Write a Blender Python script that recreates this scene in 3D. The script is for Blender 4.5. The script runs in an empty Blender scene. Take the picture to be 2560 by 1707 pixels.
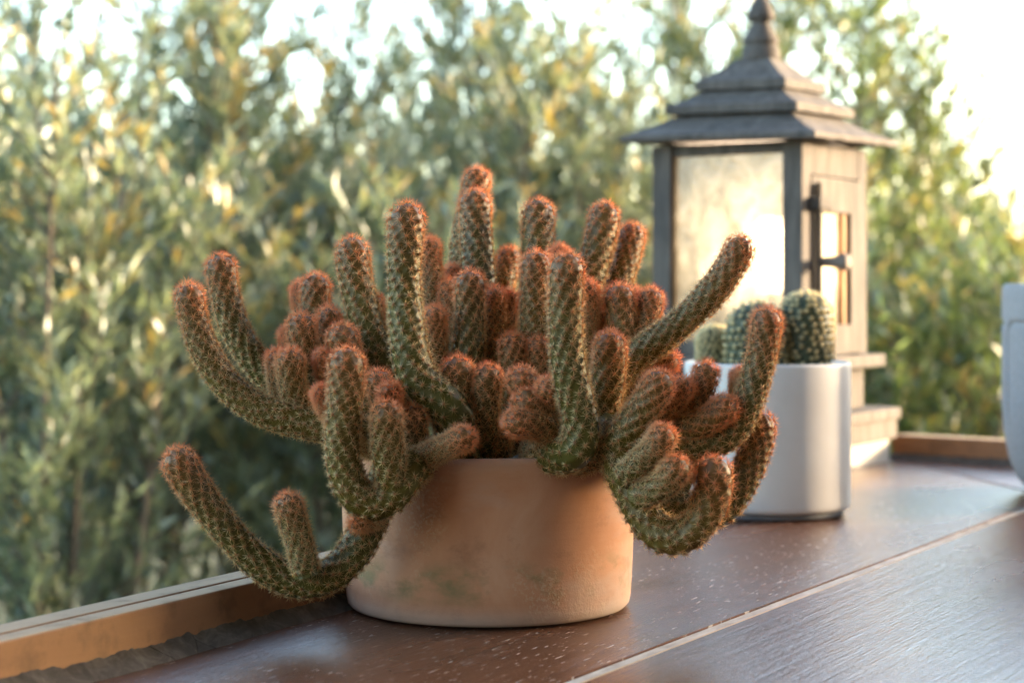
import bpy, math, random
import numpy as np
from mathutils import Vector, Matrix

# ------------------------------------------------------------------ camera
SC = bpy.context.scene
COL = SC.collection
FPX, HORIZON, EYE = 4500.0, 730.0, 0.219        # focal length and horizon in photo pixels (2560 wide), eye height over the table
cam = bpy.data.cameras.new('camera'); camo = bpy.data.objects.new('camera', cam); COL.objects.link(camo)
cam.sensor_width = 36.0; cam.lens = FPX / 2560 * 36
cam.shift_y = -(853.5 - HORIZON) / 2560
cam.clip_start = 0.05; cam.clip_end = 2000
cam.dof.use_dof = True; cam.dof.focus_distance = 1.19; cam.dof.aperture_fstop = 6.8; cam.dof.aperture_blades = 0
camo.location = (0, 0, EYE); camo.rotation_euler = (math.pi / 2, 0, 0)
SC.camera = camo
# ------------------------------------------------------------------ sky and sun
SUN_AZ, SUN_EL = 74.0, 9.5                     # azimuth to the right of the view, elevation
w = bpy.data.worlds.new('World'); SC.world = w; w.use_nodes = True
nt = w.node_tree; bg = nt.nodes['Background']
sky = nt.nodes.new('ShaderNodeTexSky'); sky.sky_type = 'NISHITA'; sky.sun_disc = False
sky.sun_elevation = math.radians(SUN_EL); sky.sun_rotation = math.radians(SUN_AZ)
sky.air_density = 1.0; sky.dust_density = 1.9; sky.ozone_density = 1.4
nt.links.new(sky.outputs[0], bg.inputs[0]); bg.inputs[1].default_value = 0.15
sl = bpy.data.lights.new('sun', 'SUN'); so = bpy.data.objects.new('sun', sl); COL.objects.link(so)
sl.energy = 2.0; sl.angle = math.radians(5.0); sl.color = (1.0, 0.77, 0.52)
a_, e_ = math.radians(SUN_AZ), math.radians(SUN_EL)
so.rotation_euler = Vector((math.sin(a_) * math.cos(e_), math.cos(a_) * math.cos(e_), math.sin(e_))).to_track_quat('Z', 'Y').to_euler()
SC.view_settings.view_transform = 'Standard'; SC.view_settings.look = 'None'
SC.view_settings.exposure = 3.5; SC.view_settings.gamma = 1.0; SC.view_settings.use_curve_mapping = False
SC.cycles.use_denoising = True
SC.cycles.max_bounces = 8; SC.cycles.transparent_max_bounces = 12; SC.cycles.sample_clamp_indirect = 6.0

rng = np.random.default_rng(7)
random.seed(7)

# ------------------------------------------------------------------ helpers
def P(x, y, Y):
    """photo pixel (2560 wide) at depth Y -> world point"""
    return np.array([(x - 1280) * Y / FPX, Y, EYE - (y - HORIZON) * Y / FPX])
def PD(x, y, Y):
    """same with the 2352 wide view of the photo"""
    k = 2560 / 2352
    return P(x * k, y * k, Y)
def tag(o, label=None, cat=None, group=None, kind=None):
    for k, v in (('label', label), ('category', cat), ('group', group), ('kind', kind)):
        if v: o[k] = v
    return o
def link(name, me, mat=None, parent=None):
    o = bpy.data.objects.new(name, me); COL.objects.link(o)
    if mat is not None: me.materials.append(mat)
    if parent is not None: o.parent = parent
    return o
def empty(name, loc=(0, 0, 0), rz=0.0):
    o = bpy.data.objects.new(name, None); COL.objects.link(o)
    o.location = loc; o.rotation_euler = (0, 0, rz); o.empty_display_size = 0.05
    return o
def mesh(name, V, F, smooth=False, attrs=None):
    me = bpy.data.meshes.new(name)
    V = np.asarray(V, dtype=np.float32)
    if isinstance(F, np.ndarray):
        n, k = F.shape
        me.vertices.add(len(V)); me.vertices.foreach_set('co', V.ravel())
        me.loops.add(n * k); me.loops.foreach_set('vertex_index', F.astype(np.int32).ravel())
        me.polygons.add(n); me.polygons.foreach_set('loop_start', np.arange(0, n * k, k, dtype=np.int32))
        me.polygons.foreach_set('loop_total', np.full(n, k, dtype=np.int32))
        me.update(calc_edges=True)
    else:
        me.from_pydata(V.tolist(), [], F); me.update()
    if attrs:
        for an, av in attrs.items():
            at = me.attributes.new(an, 'FLOAT', 'POINT'); at.data.foreach_set('value', np.asarray(av, dtype=np.float32))
    if smooth: me.polygons.foreach_set('use_smooth', np.ones(len(me.polygons), dtype=bool))
    return me
def revolve(prof, n=64, close_bottom=True, close_top=False, tilt=None):
    V, F = [], []
    for (r, z) in prof:
        for i in range(n):
            a = 2 * math.pi * i / n
            V.append((r * math.cos(a), r * math.sin(a), z))
    for j in range(len(prof) - 1):
        for i in range(n):
            i2 = (i + 1) % n
            F.append((j * n + i, j * n + i2, (j + 1) * n + i2, (j + 1) * n + i))
    if close_bottom: F.append(tuple(reversed(range(n))))
    if close_top: F.append(tuple((len(prof) - 1) * n + i for i in range(n)))
    return V, F
def box(x0, x1, y0, y1, z0, z1, b=0.0):
    """box with (optional) chamfer on all edges"""
    import bmesh
    bm = bmesh.new(); bmesh.ops.create_cube(bm, size=1)
    for v in bm.verts:
        v.co = (x0 if v.co.x < 0 else x1, y0 if v.co.y < 0 else y1, z0 if v.co.z < 0 else z1)
    if b > 0: bmesh.ops.bevel(bm, geom=bm.edges[:], offset=b, segments=2, affect='EDGES', profile=0.6)
    me = bpy.data.meshes.new('box'); bm.to_mesh(me); bm.free(); return me
def tube_np(pts, rad, n=8):
    """tapered tube along pts: verts, quads"""
    pts = np.asarray(pts, float); m = len(pts)
    T = np.gradient(pts, axis=0); T /= np.linalg.norm(T, axis=1)[:, None] + 1e-9
    ref = np.array([1.0, 0, 0]) if abs(T[0][0]) < .8 else np.array([0, 1.0, 0])
    N = np.zeros_like(pts); N[0] = np.cross(T[0], ref); N[0] /= np.linalg.norm(N[0])
    for i in range(1, m):
        v = N[i - 1] - T[i] * np.dot(N[i - 1], T[i]); N[i] = v / (np.linalg.norm(v) + 1e-9)
    B = np.cross(T, N)
    a = np.arange(n) * 2 * math.pi / n
    V = pts[:, None, :] + np.asarray(rad)[:, None, None] * (N[:, None, :] * np.cos(a)[None, :, None] + B[:, None, :] * np.sin(a)[None, :, None])
    idx = np.arange(m * n).reshape(m, n)
    F = np.stack([idx[:-1], np.roll(idx[:-1], -1, 1), np.roll(idx[1:], -1, 1), idx[1:]], -1).reshape(-1, 4)
    return V.reshape(-1, 3), F
def catmull(pts, per=12):
    p = np.asarray(pts, float)
    p = np.vstack([2 * p[0] - p[1], p, 2 * p[-1] - p[-2]])
    out = []
    t = np.linspace(0, 1, per, endpoint=False)[:, None]
    for i in range(1, len(p) - 2):
        a, b, c, d = p[i - 1], p[i], p[i + 1], p[i + 2]
        out.append(.5 * ((2 * b) + (c - a) * t + (2 * a - 5 * b + 4 * c - d) * t ** 2 + (-a + 3 * b - 3 * c + d) * t ** 3))
    out.append(p[-2][None])
    return np.vstack(out)
def resample(c, step):
    d = np.r_[0, np.cumsum(np.linalg.norm(np.diff(c, axis=0), axis=1))]
    n = max(4, int(d[-1] / step)); s = np.linspace(0, d[-1], n)
    return np.stack([np.interp(s, d, c[:, k]) for k in range(3)], 1), s

# ------------------------------------------------------------------ materials
class NT:
    def __init__(s, name):
        s.m = bpy.data.materials.new(name); s.m.use_nodes = True
        s.t = s.m.node_tree; s.t.nodes.clear()
        s.out = s.t.nodes.new('ShaderNodeOutputMaterial')
    def n(s, ty, **kw):
        x = s.t.nodes.new('ShaderNode' + ty)
        for k, v in kw.items():
            if k in x.inputs: s.set(x.inputs[k], v)
            else: setattr(x, k, v)
        return x
    def set(s, i, v):
        if hasattr(v, 'is_output') or isinstance(v, bpy.types.NodeSocket): s.t.links.new(v, i)
        elif isinstance(v, (tuple, list)) and len(v) == 3 and i.type == 'RGBA': i.default_value = (*v, 1)
        else: i.default_value = v
    def coords(s, scale=(1, 1, 1), loc=(0, 0, 0)):
        tc = s.n('TexCoord'); mp = s.n('Mapping'); s.set(mp.inputs['Vector'], tc.outputs['Object'])
        mp.inputs['Scale'].default_value = scale; mp.inputs['Location'].default_value = loc
        return mp.outputs[0]
    def noise(s, vec, scale=5, detail=4, rough=.55, dist=0):
        x = s.n('TexNoise'); s.set(x.inputs['Vector'], vec)
        x.inputs['Scale'].default_value = scale; x.inputs['Detail'].default_value = detail
        x.inputs['Roughness'].default_value = rough; x.inputs['Distortion'].default_value = dist
        return x.outputs['Fac']
    def ramp(s, fac, stops, interp='LINEAR'):
        r = s.n('ValToRGB'); s.set(r.inputs[0], fac); e = r.color_ramp.elements; r.color_ramp.interpolation = interp
        while len(e) < len(stops): e.new(.5)
        for el, (p, c) in zip(e, stops):
            el.position = p; el.color = (*c, 1) if not isinstance(c, (int, float)) else (c, c, c, 1)
        return r.outputs[0]
    def mix(s, f, a, b, blend='MIX'):
        x = s.n('Mix', data_type='RGBA', blend_type=blend)
        s.set(x.inputs[0], f); s.set(x.inputs[6], a); s.set(x.inputs[7], b); return x.outputs[2]
    def math(s, op, a, b=0.0):
        x = s.n('Math', operation=op); s.set(x.inputs[0], a); s.set(x.inputs[1], b); return x.outputs[0]
    def attr(s, name):
        x = s.n('Attribute', attribute_name=name); return x.outputs['Fac']
    def bump(s, h, strength=.3, dist=.002, normal=None):
        b = s.n('Bump'); s.set(b.inputs['Height'], h); b.inputs['Strength'].default_value = strength; b.inputs['Distance'].default_value = dist
        if normal is not None: s.set(b.inputs['Normal'], normal)
        return b.outputs[0]
    def pbr(s, color, rough=.6, normal=None, spec=.5, **kw):
        p = s.n('BsdfPrincipled'); s.set(p.inputs['Base Color'], color); s.set(p.inputs['Roughness'], rough)
        p.inputs['Specular IOR Level'].default_value = spec
        if normal is not None: s.set(p.inputs['Normal'], normal)
        for k, v in kw.items(): s.set(p.inputs[k.replace('_', ' ')], v)
        s.t.links.new(p.outputs[0], s.out.inputs[0]); return s.m
    def done(s, sh): s.t.links.new(sh, s.out.inputs[0]); return s.m

def m_table(flecks=.75):
    n = NT('varnished_wood')
    g = n.noise(n.coords((6, 130, 60)), 1.0, 6, .62, .3)
    g2 = n.noise(n.coords((22, 420, 60)), 1.0, 4, .7)
    big = n.noise(n.coords((2.2, 7, 1)), 1.0, 3, .5)
    col = n.ramp(g, [(.25, (.054, .020, .010)), (.5, (.095, .036, .017)), (.75, (.138, .056, .027))])
    col = n.mix(n.math('MULTIPLY', big, .5), col, (.145, .060, .032))
    fl = n.noise(n.coords((70, 460, 60)), 1.0, 2, .5)
    patch = n.noise(n.coords((5, 12, 1), (3, 1, 0)), 1.0, 3, .6)
    flm = n.math('MULTIPLY', n.ramp(fl, [(.648, 0.0), (.69, 1.0)]), n.ramp(patch, [(.36, 0.0), (.54, 1.0)]))
    col = n.mix(n.math('MULTIPLY', flm, flecks), col, (.58, .50, .44))
    h = n.math('ADD', n.math('MULTIPLY', g, .7), n.math('MULTIPLY', g2, .6))
    rg = n.ramp(n.noise(n.coords((3, 9, 1), (9, 0, 0)), 1.0, 4, .6), [(.3, .16), (.7, .30)])
    return n.pbr(col, rg, n.bump(h, .62, .0018), .55)
def m_rail(name, c0, c1, rough):
    n = NT(name)
    g = n.noise(n.coords((5, 60, 60)), 1.0, 6, .65, .4)
    d = n.noise(n.coords((30, 30, 30)), 1.0, 5, .7)
    col = n.mix(g, c0, c1)
    col = n.mix(n.math('MULTIPLY', n.ramp(d, [(.52, 0.0), (.7, 1.0)]), .5), col, tuple(x * .35 for x in c0))
    return n.pbr(col, rough, n.bump(n.math('ADD', g, d), .35, .001), .4)
def m_seal():
    n = NT('old_sealant')
    a = n.noise(n.coords((60, 60, 60)), 1.0, 6, .7, 1.0)
    cr = n.n('TexVoronoi', feature='DISTANCE_TO_EDGE'); n.set(cr.inputs['Vector'], n.coords((26, 26, 26)))
    cr.inputs['Scale'].default_value = 1.0
    crm = n.ramp(cr.outputs['Distance'], [(.0, 1.0), (.02, 0.0)])
    crm = n.math('MULTIPLY', crm, n.ramp(n.noise(n.coords((9, 9, 9)), 1.0, 2), [(.56, 0.0), (.66, 1.0)]))
    col = n.ramp(a, [(.25, (.035, .030, .026)), (.5, (.075, .066, .057)), (.75, (.15, .135, .115))])
    col = n.mix(crm, col, (.03, .025, .02))
    return n.pbr(col, .8, n.bump(n.math('SUBTRACT', a, crm), .6, .002), .3)
def m_terracotta():
    n = NT('terracotta')
    a = n.noise(n.coords((1, 1, 1)), 14, 6, .62, .6)
    b = n.noise(n.coords((1, 1, 2.2), (4, 2, 1)), 7, 5, .6)
    col = n.ramp(a, [(.28, (.35, .150, .076)), (.5, (.44, .210, .112)), (.72, (.50, .272, .162))])
    col = n.mix(n.ramp(b, [(.46, 0.0), (.68, .75)]), col, (.42, .32, .26))
    sep = n.n('SeparateXYZ'); n.set(sep.inputs[0], n.coords())
    low = n.ramp(sep.outputs[2], [(.012, 0.0), (.022, 1.0), (.034, 1.0), (.046, 0.0)])
    al = n.ramp(n.noise(n.coords((1, 1, 1.6), (1.7, .3, 0)), 26, 5, .6), [(.50, 0.0), (.645, 1.0)])
    col = n.mix(n.math('MULTIPLY', n.math('MULTIPLY', al, low), .75), col, (.16, .135, .06))
    ring = n.ramp(sep.outputs[2], [(.0405, 0.0), (.0415, 1.0), (.0425, 0.0)])
    rb = n.ramp(n.noise(n.coords((1, 1, .2), (6, 1, 0)), 30, 3, .6), [(.55, 0.0), (.68, 1.0)])
    col = n.mix(n.math('MULTIPLY', n.math('MULTIPLY', ring, rb), .7), col, (.20, .07, .03))
    dk = n.noise(n.coords((1, 1, 1.5), (7, 3, 5)), 20, 6, .7)
    col = n.mix(n.ramp(dk, [(.55, 0.0), (.72, .6)]), col, (.22, .10, .055))
    foot = n.ramp(sep.outputs[2], [(.002, .6), (.014, 0.0)])
    col = n.mix(foot, col, (.42, .34, .28))
    crust = n.noise(n.coords(), 420, 3, .6)
    cm = n.ramp(n.noise(n.coords((1, 1, .8), (2.2, 5, 1)), 17, 4, .6), [(.54, 0.0), (.72, 1.0)])
    col = n.mix(n.math('MULTIPLY', cm, n.ramp(crust, [(.5, 0.0), (.65, .55)])), col, (.50, .38, .25))
    fine = n.noise(n.coords(), 900, 2, .5)
    hgt = n.math('ADD', n.math('MULTIPLY', crust, n.math('MULTIPLY', cm, .8)), n.math('MULTIPLY', fine, .12))
    hgt = n.math('ADD', hgt, n.math('MULTIPLY', n.noise(n.coords((1, 1, 14)), 12, 3), .25))
    return n.pbr(col, .82, n.bump(hgt, .6, .0012), .25)
def m_simple(name, c0, c1, scale, rough, bs=.2, bd=.001, spec=.4, stretch=(1, 1, 1)):
    n = NT(name)
    a = n.noise(n.coords(stretch), scale, 6, .65, .3)
    return n.pbr(n.ramp(a, [(.3, c0), (.7, c1)]), rough, n.bump(a, bs, bd), spec)
def m_weathered():
    n = NT('weathered_grey_wood')
    g = n.noise(n.coords((70, 70, 9)), 1.0, 6, .65, .5)
    d = n.noise(n.coords((12, 12, 12), (3, 3, 3)), 1.0, 5, .65)
    col = n.ramp(g, [(.25, (.048, .041, .035)), (.5, (.100, .085, .074)), (.75, (.16, .137, .120))])
    col = n.mix(n.ramp(d, [(.5, 0.0), (.72, .6)]), col, (.06, .053, .05))
    return n.pbr(col, .85, n.bump(g, .5, .0015), .25)
def m_stem():
    n = NT('cactus_skin')
    t = n.attr('tip'); bmp = n.attr('bump'); rn = n.attr('rnd')
    a = n.noise(n.coords(), 60, 4, .6)
    col = n.ramp(n.math('ADD', n.math('MULTIPLY', a, .6), n.math('MULTIPLY', rn, .4)), [(.25, (.046, .044, .005)), (.5, (.086, .072, .008)), (.8, (.118, .072, .010))])
    col = n.mix(n.math('MULTIPLY', t, .7), col, (.20, .085, .030))
    return n.pbr(col, .5, None, .35, Subsurface_Weight=0.0)
def m_spine(name, pale, brown, rust):
    n = NT(name)
    al = n.attr('along'); t = n.attr('tip'); rn = n.attr('rnd')
    base = n.mix(n.ramp(al, [(.05, 1.0), (.4, 0.0)]), n.mix(rn, pale, tuple(p * .72 for p in pale)), brown)
    col = n.mix(t, base, n.mix(n.ramp(al, [(.3, 0.0), (.9, 1.0)]), tuple(min(1, .55 * r + .45 * p) for r, p in zip(rust, pale)), rust))
    d = n.n('BsdfDiffuse', Color=col); tr = n.n('BsdfTranslucent', Color=col)
    g = n.n('BsdfGlossy', Color=(1, .95, .85), Roughness=.35)
    m1 = n.n('MixShader'); m1.inputs[0].default_value = .42; n.set(m1.inputs[1], d.outputs[0]); n.set(m1.inputs[2], tr.outputs[0])
    m2 = n.n('MixShader'); m2.inputs[0].default_value = .06; n.set(m2.inputs[1], m1.outputs[0]); n.set(m2.inputs[2], g.outputs[0])
    return n.done(m2.outputs[0])
def m_leaf(name, stops, trans=.46, gloss=.08):
    n = NT(name)
    col = n.ramp(n.attr('rnd'), stops)
    d = n.n('BsdfDiffuse', Color=col)
    tcol = n.mix(.35, col, (.24, .24, .04))
    tr = n.n('BsdfTranslucent', Color=tcol)
    g = n.n('BsdfGlossy', Color=(1, 1, 1), Roughness=.45)
    m1 = n.n('MixShader'); m1.inputs[0].default_value = trans; n.set(m1.inputs[1], d.outputs[0]); n.set(m1.inputs[2], tr.outputs[0])
    m2 = n.n('MixShader'); m2.inputs[0].default_value = gloss; n.set(m2.inputs[1], m1.outputs[0]); n.set(m2.inputs[2], g.outputs[0])
    return n.done(m2.outputs[0])
def m_glass():
    n = NT('rippled_glass')
    a = n.noise(n.coords((14, 14, 9)), 2.2, 6, .7, .5)
    f = n.noise(n.coords(), 160, 3, .6)
    col = n.ramp(a, [(.34, (.17, .15, .12)), (.5, (.27, .245, .205)), (.66, (.37, .34, .295))])
    nm = n.bump(n.math('ADD', a, n.math('MULTIPLY', f, .3)), .35, .003)
    tl = n.n('BsdfTranslucent', Color=col, Normal=nm); df = n.n('BsdfDiffuse', Color=col)
    tp = n.n('BsdfTransparent', Color=col); gl = n.n('BsdfGlossy', Color=(1, 1, 1), Roughness=.15, Normal=nm)
    m0 = n.n('MixShader'); m0.inputs[0].default_value = .3; n.set(m0.inputs[1], tl.outputs[0]); n.set(m0.inputs[2], df.outputs[0])
    m1 = n.n('MixShader'); m1.inputs[0].default_value = .42; n.set(m1.inputs[1], m0.outputs[0]); n.set(m1.inputs[2], tp.outputs[0])
    m2 = n.n('MixShader'); m2.inputs[0].default_value = .06; n.set(m2.inputs[1], m1.outputs[0]); n.set(m2.inputs[2], gl.outputs[0])
    return n.done(m2.outputs[0])
def m_emit(name, col, s):
    n = NT(name); e = n.n('Emission', Color=col, Strength=s); return n.done(e.outputs[0])

M_TABLE = m_table(); M_TABLE_B = m_table(.12)
M_RAILF = m_rail('rail_face_wood', (.20, .088, .036), (.29, .138, .058), .5)
M_RAILT = m_rail('rail_weathered_top', (.28, .18, .10), (.42, .29, .18), .95)
M_SEAL = m_seal(); M_TERRA = m_terracotta(); M_WEATH = m_weathered()
M_STEM = m_stem()
M_SPINE = m_spine('cactus_spines', (.95, .69, .33), (.40, .13, .03), (.98, .19, .025))
M_SPINE_Y = m_spine('yellow_spines', (.90, .76, .42), (.70, .55, .26), (.95, .84, .52))
M_GLASS = m_glass()
M_DARKMETAL = m_simple('dark_metal', (.02, .018, .017), (.045, .04, .036), 40, .6)

# ------------------------------------------------------------------ ground, terrace structure, unseen light blockers
G_Z = -1.35
me = mesh('ground', [(-900, -300, G_Z), (900, -300, G_Z), (900, 1500, G_Z), (-900, 1500, G_Z)], [(0, 1, 2, 3)])
tag(link('ground', me, m_simple('ground_soil', (.05, .055, .025), (.11, .10, .05), .8, .95)), kind='structure')

A = np.array([-.1146, 1.249]); K = np.array([.491, 2.369])
p_ = (K - A) / np.linalg.norm(K - A); q_ = np.array([p_[1], -p_[0]])         # along the long rail, towards the table
S1 = np.array([.0269, 1.0087]); S2 = np.array([.521, 1.8318]); s_ = (S2 - S1) / np.linalg.norm(S2 - S1)
mi = np.array([.185, -.983]); er = np.array([.79, -.615]) / np.linalg.norm([.79, -.615])
def isect(a, d, b, e):
    t = np.linalg.solve(np.array([d, -e]).T, b - a); return a + d * t[0]
X0 = isect(S1, s_, K, mi)
TH = .028
def plank(name, poly, origin, d, label_mat, top=0.0, th=TH, mat=None, chamfer=.0015, parent=None):
    """prism of a world polygon with the object's local x along the grain"""
    import bmesh
    ang = math.atan2(d[1], d[0]); c, s = math.cos(-ang), math.sin(-ang)
    loc = [((x - origin[0]) * c - (y - origin[1]) * s, (x - origin[0]) * s + (y - origin[1]) * c) for x, y in poly]
    bm = bmesh.new()
    lo = [bm.verts.new((x, y, top - th)) for x, y in loc]; hi = [bm.verts.new((x, y, top)) for x, y in loc]
    k = len(loc)
    bm.faces.new(list(reversed(lo))); bm.faces.new(hi)
    for i in range(k): bm.faces.new((lo[i], lo[(i + 1) % k], hi[(i + 1) % k], hi[i]))
    bmesh.ops.recalc_face_normals(bm, faces=bm.faces)
    if chamfer > 0: bmesh.ops.bevel(bm, geom=[e for e in bm.edges if all(abs(v.co.z - top) < 1e-6 for v in e.verts)], offset=chamfer, segments=2, affect='EDGES')
    me = bpy.data.meshes.new(name); bm.to_mesh(me); bm.free()
    o = link(name, me, mat, parent); o.location = (origin[0], origin[1], 0); o.rotation_euler = (0, 0, ang)
    return o
gap = np.array([s_[1], -s_[0]])                  # across the seam, to the right
table = empty('table_top'); tag(table, kind='structure')
far = -1.0
SW = .0105                                        # seam width
b0 = A + p_ * far; b1 = S1 + s_ * (-.75)
plank('plank', [b0, b1, X0, K], A, p_, None, mat=M_TABLE, parent=table)
e2 = isect(S1 + gap * SW, s_, K, mi)
plank('plank', [S1 + gap * SW + s_ * (-.75), S1 + gap * .42 + s_ * (-.75), isect(S1 + gap * .42, s_, K, mi), e2], S1, s_, None, top=.0006, mat=M_TABLE_B, parent=table)
mg = np.array([-mi[1], mi[0]]) * .006
m3 = isect(S1 + gap * .42, s_, K, mi)
plank('plank', [K + mg, m3 + mg, m3 + er * 1.0, K + er * 1.0], K, er, None, top=-.0004, mat=M_TABLE, parent=table)
# worn filler in the seam and the raw edge of the lower board
M_FILL = m_simple('worn_seam_filler', (.26, .20, .16), (.54, .45, .37), 120, .8, .5, .001, .3, (.3, 1, 1))
M_RAW = m_simple('raw_wood_edge', (.40, .24, .12), (.58, .36, .19), 60, .7)
plank('seam_filler', [S1 + s_ * (-.75) + gap * .0001, S1 + gap * (SW - .0022) + s_ * (-.75), isect(S1 + gap * (SW - .0022), s_, K, mi), X0 + gap * .0001], S1, s_, None, top=-.0007, th=.02, mat=M_FILL, chamfer=0, parent=table)
plank('board_edge', [S1 + gap * (SW - .0021) + s_ * (-.75), S1 + gap * (SW - .0001) + s_ * (-.75), isect(S1 + gap * (SW - .0001), s_, K, mi), isect(S1 + gap * (SW - .0021), s_, K, mi)], S1, s_, None, top=-.0002, th=.02, mat=M_RAW, chamfer=0, parent=table)
plank('seam_filler', [K, m3, m3 + mg * .9, K + mg * .9], K, mi, None, top=-.0012, th=.02, mat=M_FILL, chamfer=0, parent=table)
# wall that carries the table and the rails
W0 = A + p_ * far
wall = plank('parapet_wall', [W0 - q_ * .05, W0 + q_ * .25, K + er * .3 + (-p_) * .3, K + er * 1.0 - p_ * .25, K + er * 1.0 + p_ * .02, K - q_ * .05 + p_ * .03], A, p_, None, top=-TH - .003, th=-TH - .003 - G_Z, mat=m_simple('render_plaster', (.32, .29, .25), (.42, .39, .34), 6, .9), chamfer=0)
tag(wall, kind='structure')

roof_p = [A + p_ * -4.0 - q_ * .25, A + p_ * -4.0 + q_ * 3.2, A + p_ * 1.7 + q_ * 3.2, A + p_ * 1.7 - q_ * .25]  # unseen roof, added to cut the skylight from above
M_SHADE_ROOF = m_simple('shade_roof_boards', (.16, .10, .06), (.26, .17, .10), 6, .7)
tag(plank('unseen_shade_roof', roof_p, A, p_, None, top=2.52, th=.14, mat=M_SHADE_ROOF, chamfer=0), kind='structure')
hw = [A + p_ * -4.0 + q_ * 3.0, A + p_ * -4.0 + q_ * 3.2, A + p_ * .2 + q_ * 3.2, A + p_ * .2 + q_ * 3.0]  # unseen wall, added out of frame to dim light on the foreground
tag(plank('unseen_shade_wall', hw, A, p_, None, top=2.37, th=2.37 - G_Z, mat=m_simple('shade_wall_plaster', (.30, .25, .20), (.38, .32, .26), 5, .9), chamfer=0), kind='structure')
bw = [A + p_ * -2.6 - q_ * .2, A + p_ * -2.8 - q_ * .2, A + p_ * -2.8 + q_ * 2.99, A + p_ * -2.6 + q_ * 2.99]  # unseen wall behind the camera, added to darken the front sides
tag(plank('unseen_back_blocker', bw, A, p_, None, top=2.37, th=2.37 - G_Z, mat=m_simple('back_blocker_plaster', (.26, .21, .165), (.34, .28, .22), 5, .9), chamfer=0), kind='structure')
sun_block = [A + p_ * -2.0 + q_ * 6.0, A + p_ * -2.0 + q_ * 6.3, A + p_ * 6.25 + q_ * 6.3, A + p_ * 6.25 + q_ * 6.0]  # unseen wall, added and sized to keep direct sun off the table
tag(plank('unseen_sun_blocker', sun_block, A, p_, None, top=2.6, th=2.6 - G_Z, mat=m_simple('sun_blocker_plaster', (.46, .42, .36), (.55, .50, .44), 5, .9), chamfer=0), kind='structure')
RH = .0315
def rail(orig, d, out, L0, L1, label):
    """two strips with a groove between them; out = direction away from the table"""
    r = empty('window_rail', (orig[0], orig[1], 0)); tag(r, label, 'rail', 'wooden rails along the table edge')
    ang = math.atan2(d[1], d[0])
    sgn = 1 if (d[0] * out[1] - d[1] * out[0]) > 0 else -1
    def strip(name, o0, o1, z0, z1, top):
        y0, y1 = sorted((sgn * o0, sgn * o1))
        me = box(L0, L1, y0, y1, z0, z1, .0012 if top else 0)
        me.materials.append(M_RAILF); me.materials.append(M_RAILT)
        for f in me.polygons: f.material_index = 1 if (f.normal.z > .3 and top) else 0
        o = link(name, me, None, r); o.rotation_euler = (0, 0, ang); return o
    strip('front_strip', .006, .0215, -.026, RH, True)
    strip('back_strip', .0275, .047, -.026, RH - .0008, True)
    strip('groove_bed', .0216, .0274, -.02, RH - .022, False)
    return r
rail(A, p_, -q_, -1.0, np.linalg.norm(K - A) + .0, 'long orange-brown wooden rail with grooved weathered top behind the terracotta pot')
rail(K + er * .008, er, p_ if np.dot(p_, np.array([-er[1], er[0]])) > 0 else p_, .0, 1.0, 'short orange-brown wooden rail running from the lantern to the grey pot')

# dirty sealant fillet along the rails
def sealant(orig, d, out, L0, L1, seed, label, mat):
    r = np.random.default_rng(seed)
    n = int((L1 - L0) / .0014); t = np.linspace(L0, L1, n)
    def wob(sc, amp):
        k = max(4, int((L1 - L0) / sc)); return np.interp(t, np.linspace(L0, L1, k), r.normal(0, amp, k))
    up = np.clip(.0085 + wob(.07, .0010) + wob(.009, .0006) + wob(.003, .0005), .004, .02)
    ou = np.clip(.0075 + wob(.06, .0010) + wob(.01, .0006), .004, .02)
    V = []; F = []
    m = 7
    for i in range(n):
        for j in range(m):
            a = j / (m - 1)
            off = .0058 * a - (ou[i] - .0) * (1 - a) ** 1.5
            z = up[i] * a ** 1.15 + .0008
            bul = .0003 * math.sin(math.pi * a) + r.normal(0, .00012)
            off -= bul; z += bul * .5
            if j == m - 1: off = .0063
            if j == 0: z = -.0004
            xy = orig + d * t[i] + out * off
            V.append((xy[0], xy[1], z))
    for i in range(n - 1):
        for j in range(m - 1):
            F.append((i * m + j, i * m + j + 1, (i + 1) * m + j + 1, (i + 1) * m + j))
    me = mesh('sealant', V, F, True)
    o = link('sealant_strip', me, mat); tag(o, label, 'sealant', 'sealant strips at the foot of the rails'); return o
sealant(A, p_, -q_, -1.0, np.linalg.norm(K - A) - .008, 3, 'cracked dirty grey sealant along the foot of the long rail', M_SEAL)
sealant(K, er, p_, .008, 1.0, 5, 'thin dark sealant at the foot of the short rail', M_SEAL)

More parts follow.
